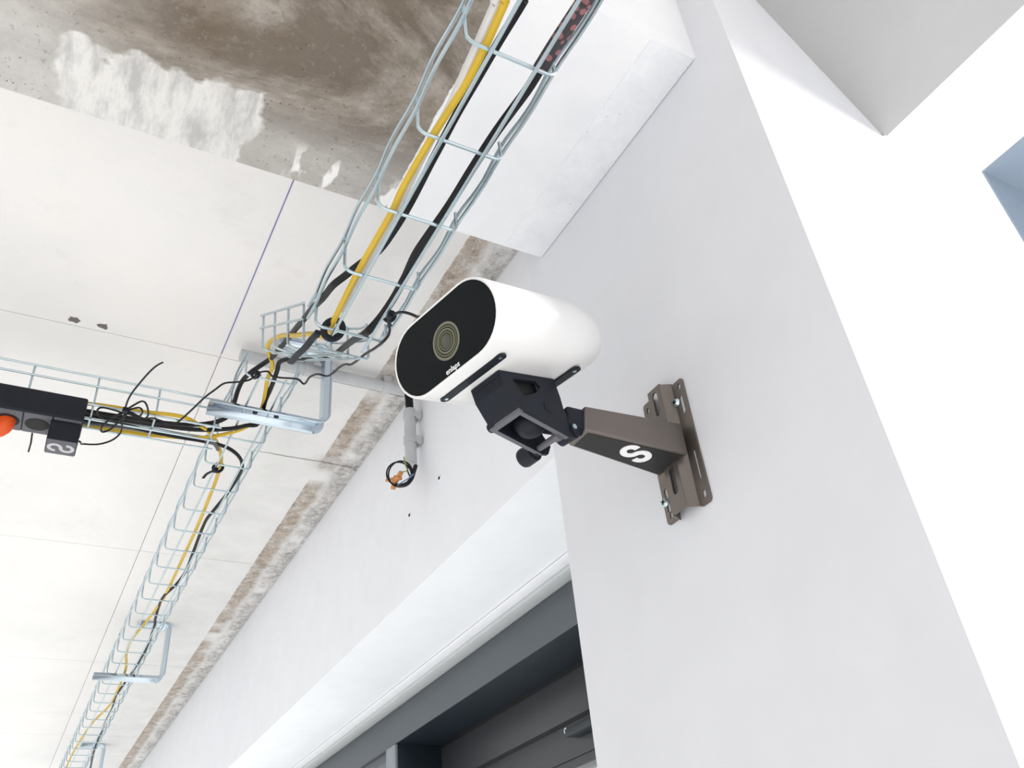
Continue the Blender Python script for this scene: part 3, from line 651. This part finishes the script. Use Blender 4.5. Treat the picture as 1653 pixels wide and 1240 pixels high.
# ------------------------------------------------------------------ white time-lapse camera, local frame: u along the face, d backwards, w up
k_ = .9735
CU = Vector((-0.23119044, 0.97290852, 0)); CD = Vector((0.93967071, 0.2232922, 0.2591516)); CW = Vector((-0.25213079, -0.05991337, 0.96583666))
C0 = Vector((0.26336335, 0.53057268, 0.46814247)) * k_
def LC(u, d, w): return up(C0 + CU * u + CD * d + CW * w)
BW, BH = .14163 * k_, .07357 * k_
def stad(W, H, n=18):
    r = H / 2; a = (W - H) / 2; o = []
    for k in range(n + 1): t = -math.pi / 2 + math.pi * k / n; o.append((a + r * math.cos(t), r * math.sin(t)))
    for k in range(n + 1): t = math.pi / 2 + math.pi * k / n; o.append((-a + r * math.cos(t), r * math.sin(t)))
    return o
tc = empty('time_lapse_camera', LC(0, .06, -BH / 2), 'white stadium shaped outdoor camera with a black glass front', 'camera')
def loft(rings, mat, name, parent, cap0=True, cap1=True, fn=LC):
    bm = bmesh.new(); RR = []
    for d, ins in rings: RR.append([bm.verts.new(fn(u, d, w)) for u, w in stad(BW - 2 * ins, BH - 2 * ins)])
    n = len(RR[0])
    for i in range(len(RR) - 1):
        for k in range(n): bm.faces.new((RR[i][k], RR[i][(k + 1) % n], RR[i + 1][(k + 1) % n], RR[i + 1][k]))
    if cap0: bm.faces.new(RR[0][::-1])
    if cap1: bm.faces.new(RR[-1])
    return link(name, bm, mat, parent, True)
rings = [(.0006, .0026), (.0001, .0022), (0, .0012), (.0005, .0004), (.0018, 0)]
rings += [(.098 * k_, 0)]
DR = .067; RI = .028
for k in range(1, 13):
    t = math.pi / 2 * k / 12; rings.append((.098 * k_ + DR * math.sin(t) * k_, RI * (1 - math.cos(t))))
shell = loft(rings, mt['white_shell'], 'shell', tc, False, True)
gl = loft([(.0004, .0026), (.0016, .0026)], mt['front_glass'], 'front_glass', tc); gl['label'] = 'black glass front of the camera'
lens = None
LU, LWW = -.0027 * k_, -.0035 * k_
pbsdf('lens_olive', (.085, .085, .04), .35); pbsdf('lens_pale', (.15, .15, .105), .35); pbsdf('lens_glass', (.03, .035, .012), .08, 0, .5); pbsdf('lens_dark', (.02, .02, .015), .5)
def disc(r0, r1, d0, d1, mat, name, parent):
    bm = bmesh.new(); n = 40; A = []
    for k in range(n):
        t = 2 * math.pi * k / n; cu, cw = math.cos(t), math.sin(t)
        A.append([bm.verts.new(LC(LU + cu * r, d, LWW * 1 + cw * r)) for r, d in ((r1, d1), (r1, d0), (r0, d0), (r0, d1))])
    for i in range(n):
        for k in range(4): bm.faces.new((A[i][k], A[(i + 1) % n][k], A[(i + 1) % n][(k + 1) % 4], A[i][(k + 1) % 4]))
    return link(name, bm, mat, parent, False)
lens = disc(.0147, .0170, .00025, .0010, mt['lens_pale'], 'lens_barrel', tc)
disc(.0122, .0138, .00020, .0010, mt['lens_olive'], 'lens_ring', lens)
disc(.0096, .0112, .00015, .0010, mt['lens_pale'], 'lens_ring', lens)
disc(.0071, .0086, .00010, .0010, mt['lens_olive'], 'lens_ring', lens)
bm = bmesh.new(); bmesh.ops.create_uvsphere(bm, u_segments=24, v_segments=12, radius=.0066)
for vv in bm.verts: vv.co = LC(LU + vv.co.x, .0004 + vv.co.z * .06, LWW + vv.co.y)
link('lens_element', bm, mt['lens_glass'], lens, True)
def text_mesh(txt, size, name, mat, parent, fn):
    cu = bpy.data.curves.new('txt', 'FONT'); cu.body = txt; cu.size = size; cu.extrude = .00008; cu.offset = size * .012; cu.align_x = 'CENTER'; cu.align_y = 'CENTER'; cu.resolution_u = 3
    o = bpy.data.objects.new('txt', cu); COL.objects.link(o)
    me = bpy.data.meshes.new_from_object(o.evaluated_get(bpy.context.evaluated_depsgraph_get()))
    bpy.data.objects.remove(o)
    for v in me.vertices: v.co = fn(*v.co)
    me.materials.append(mat); q = bpy.data.objects.new(name, me); COL.objects.link(q); q.parent = parent; q.matrix_parent_inverse = parent.matrix_basis.inverted(); return q
text_mesh('enlaps', .0072, 'maker_lettering', mt['white_print'], tc, lambda a, b, c: LC(-.0013 - a, .00035 - c, -.0302 * k_ + b))
def pad(u0, u1, d0, d1):
    dm, um, L, w = (d0 + d1) / 2, (u0 + u1) / 2, abs(u1 - u0), d1 - d0
    bm = bmesh.new(); prism(bm, slot(um, dm, L, w, False, 8), lambda a, b, c: LC(a, b, -BH / 2 - c), -.0006, .0012)
    p = link('rubber_pad', bm, mt['black_plastic'], tc)
    for s_ in (-1, 1):
        bm = bmesh.new(); prism(bm, slot(um + s_ * (L / 2 - w * .6), dm, w * .36, w * .34, False, 6), lambda a, b, c: LC(a, b, -BH / 2 - c), .0008, .0016)
        link('pad_screw', bm, mt['screw_zinc'], p)
pad(-.0435 * k_, .0425 * k_, .0170 * k_, .0268 * k_); pad(-.0445 * k_, .0445 * k_, .1140 * k_, .1250 * k_)

# ------------------------------------------------------------------ black ball mount between camera and bracket
def LM(u, d, w): return LC(u * k_, d * k_, w * k_)
mo = empty('ball_mount', LM(0, .085, -.08), 'black plastic ball joint mount under the white camera', 'camera mount')
prof = [(.0365, -.0374), (.1095, -.0374), (.1100, -.056), (.1090, -.068), (.1112, -.079), (.1175, -.092), (.1150, -.0985), (.1014, -.0985), (.0470, -.0765), (.0375, -.052)]
tri = [(.0515, -.0440), (.0820, -.0430), (.0862, -.0485), (.0766, -.0560), (.0600, -.0608), (.0570, -.0575)]
circ = [(.0890 + .0062 * math.cos(t * math.pi / 8), -.0685 + .0062 * math.sin(t * math.pi / 8)) for t in range(16)]
bm = bmesh.new(); plate_with_holes(bm, prof, [tri[::-1]], lambda a, b, c: LM(c, a, b), -.0195, -.0162); link('side_cheek', bm, mt['black_plastic'], mo)
prof2 = [(.0365, -.0374), (.1095, -.0374), (.1100, -.056), (.1120, -.079), (.1180, -.090), (.1110, -.0985), (.1014, -.0985), (.0470, -.0765), (.0375, -.052)]
bm = bmesh.new(); prism(bm, prof2, lambda a, b, c: LM(c, a, b), .0155, .0188); link('side_cheek', bm, mt['black_plastic'], mo)
bm = bmesh.new(); prism(bm, [(.0365, -.0374), (.0385, -.0374), (.0402, -.0515), (.0500, -.0765), (.0470, -.0765), (.0375, -.052)], lambda a, b, c: LM(c, a, b), -.0163, .0156); link('front_shield', bm, mt['black_plastic'], mo)
bm = bmesh.new(); prism(bm, [(.0365, -.0374), (.1095, -.0374), (.1095, -.042), (.0365, -.042)], lambda a, b, c: LM(c, a, b), -.0163, .0156); link('top_plate', bm, mt['black_plastic'], mo)
# recess floor behind the triangular opening
bm = bmesh.new(); prism(bm, [(.050, -.042), (.088, -.042), (.088, -.063), (.050, -.063)], lambda a, b, c: LM(c, a, b), -.0125, -.0115); link('inner_web', bm, mt['gasket'], mo)
bm = bmesh.new(); n = 18
prism(bm, circ, lambda a, b, c: LM(c, a, b), -.0200, -.0193); link('embossed_dot', bm, mt['black_plastic'], mo)
# rims of the open underside, coloured paler as edges that catch light
def rim(uu):
    bm = bmesh.new(); prism(bm, [(.0470, -.0765), (.1014, -.0985), (.1014, -.0992), (.0466, -.0772)], lambda a, b, c: LM(c, a, b), uu - .0021, uu + .0021); return link('lower_rim', bm, mt['grey_plastic'], mo)
rim(-.0178); rim(.0172)
bm = bmesh.new(); prism(bm, [(.0462, -.0740), (.0510, -.0765), (.0505, -.0790), (.0460, -.0772)], lambda a, b, c: LM(c, a, b), -.0199, .0193); link('lower_rim', bm, mt['grey_plastic'], mo)
bm = bmesh.new(); tube(bm, [LM(.0120, .0500, -.0735), LM(.0215, .0500, -.0735)], .0045, 12); link('hinge_pin', bm, mt['black_plastic'], mo, True)
bm = bmesh.new(); bmesh.ops.create_uvsphere(bm, u_segments=28, v_segments=16, radius=.0145)
for vv in bm.verts: vv.co = LM(0, .0790, -.0760) + vv.co
link('ball', bm, mt['black_plastic'], mo, True)
bm = bmesh.new(); tube(bm, [LM(0, .084, -.078), LM(-.004, .104, -.082), LM(-.010, .124, -.082)], [.006, .006, .0062], 12); link('stem', bm, mt['black_plastic'], mo, True)
kn = [LM(.0175, .1010, -.0930), LM(.0215, .1010, -.0930), LM(.0222, .1010, -.0930), LM(.0360, .1010, -.0930), LM(.0385, .1010, -.0930), LM(.0395, .1010, -.0930)]
bm = bmesh.new(); tube(bm, kn, [.006, .006, .0088, .0094, .0086, .0070], 20); link('clamp_knob', bm, mt['black_plastic'], mo, True)
bm = bmesh.new(); tube(bm, [LM(-.013, .096, -.0945), LM(.0175, .1005, -.0930)], .0032, 8); link('clamp_bolt', bm, mt['grey_plastic'], mo, True)
bm = bmesh.new(); tube(bm, [LM(-.0160, .0955, -.0948), LM(-.0100, .0965, -.0945)], .0052, 6); link('bolt_head', bm, mt['grey_plastic'], mo)
# hinge block into the arm tip
tip = up((XA, .5375, .4125))
bm = bmesh.new(); box(bm, (XA - .0185, .5255, .4015 + ZO), (XA + .004, .549, .4235 + ZO), .003, 3); link('arm_plug', bm, mt['black_plastic'], mo, True)
bm = bmesh.new(); tube(bm, [LM(-.0215, .1165, -.0895), LM(.0010, .1165, -.0895)], .0075, 16); link('hinge_barrel', bm, mt['black_plastic'], mo, True)
bm = bmesh.new(); tube(bm, [LM(-.0222, .1135, -.0880), LM(-.0190, .1135, -.0880)], .0025, 12); link('pivot_screw', bm, mt['screw_zinc'], mo, True)
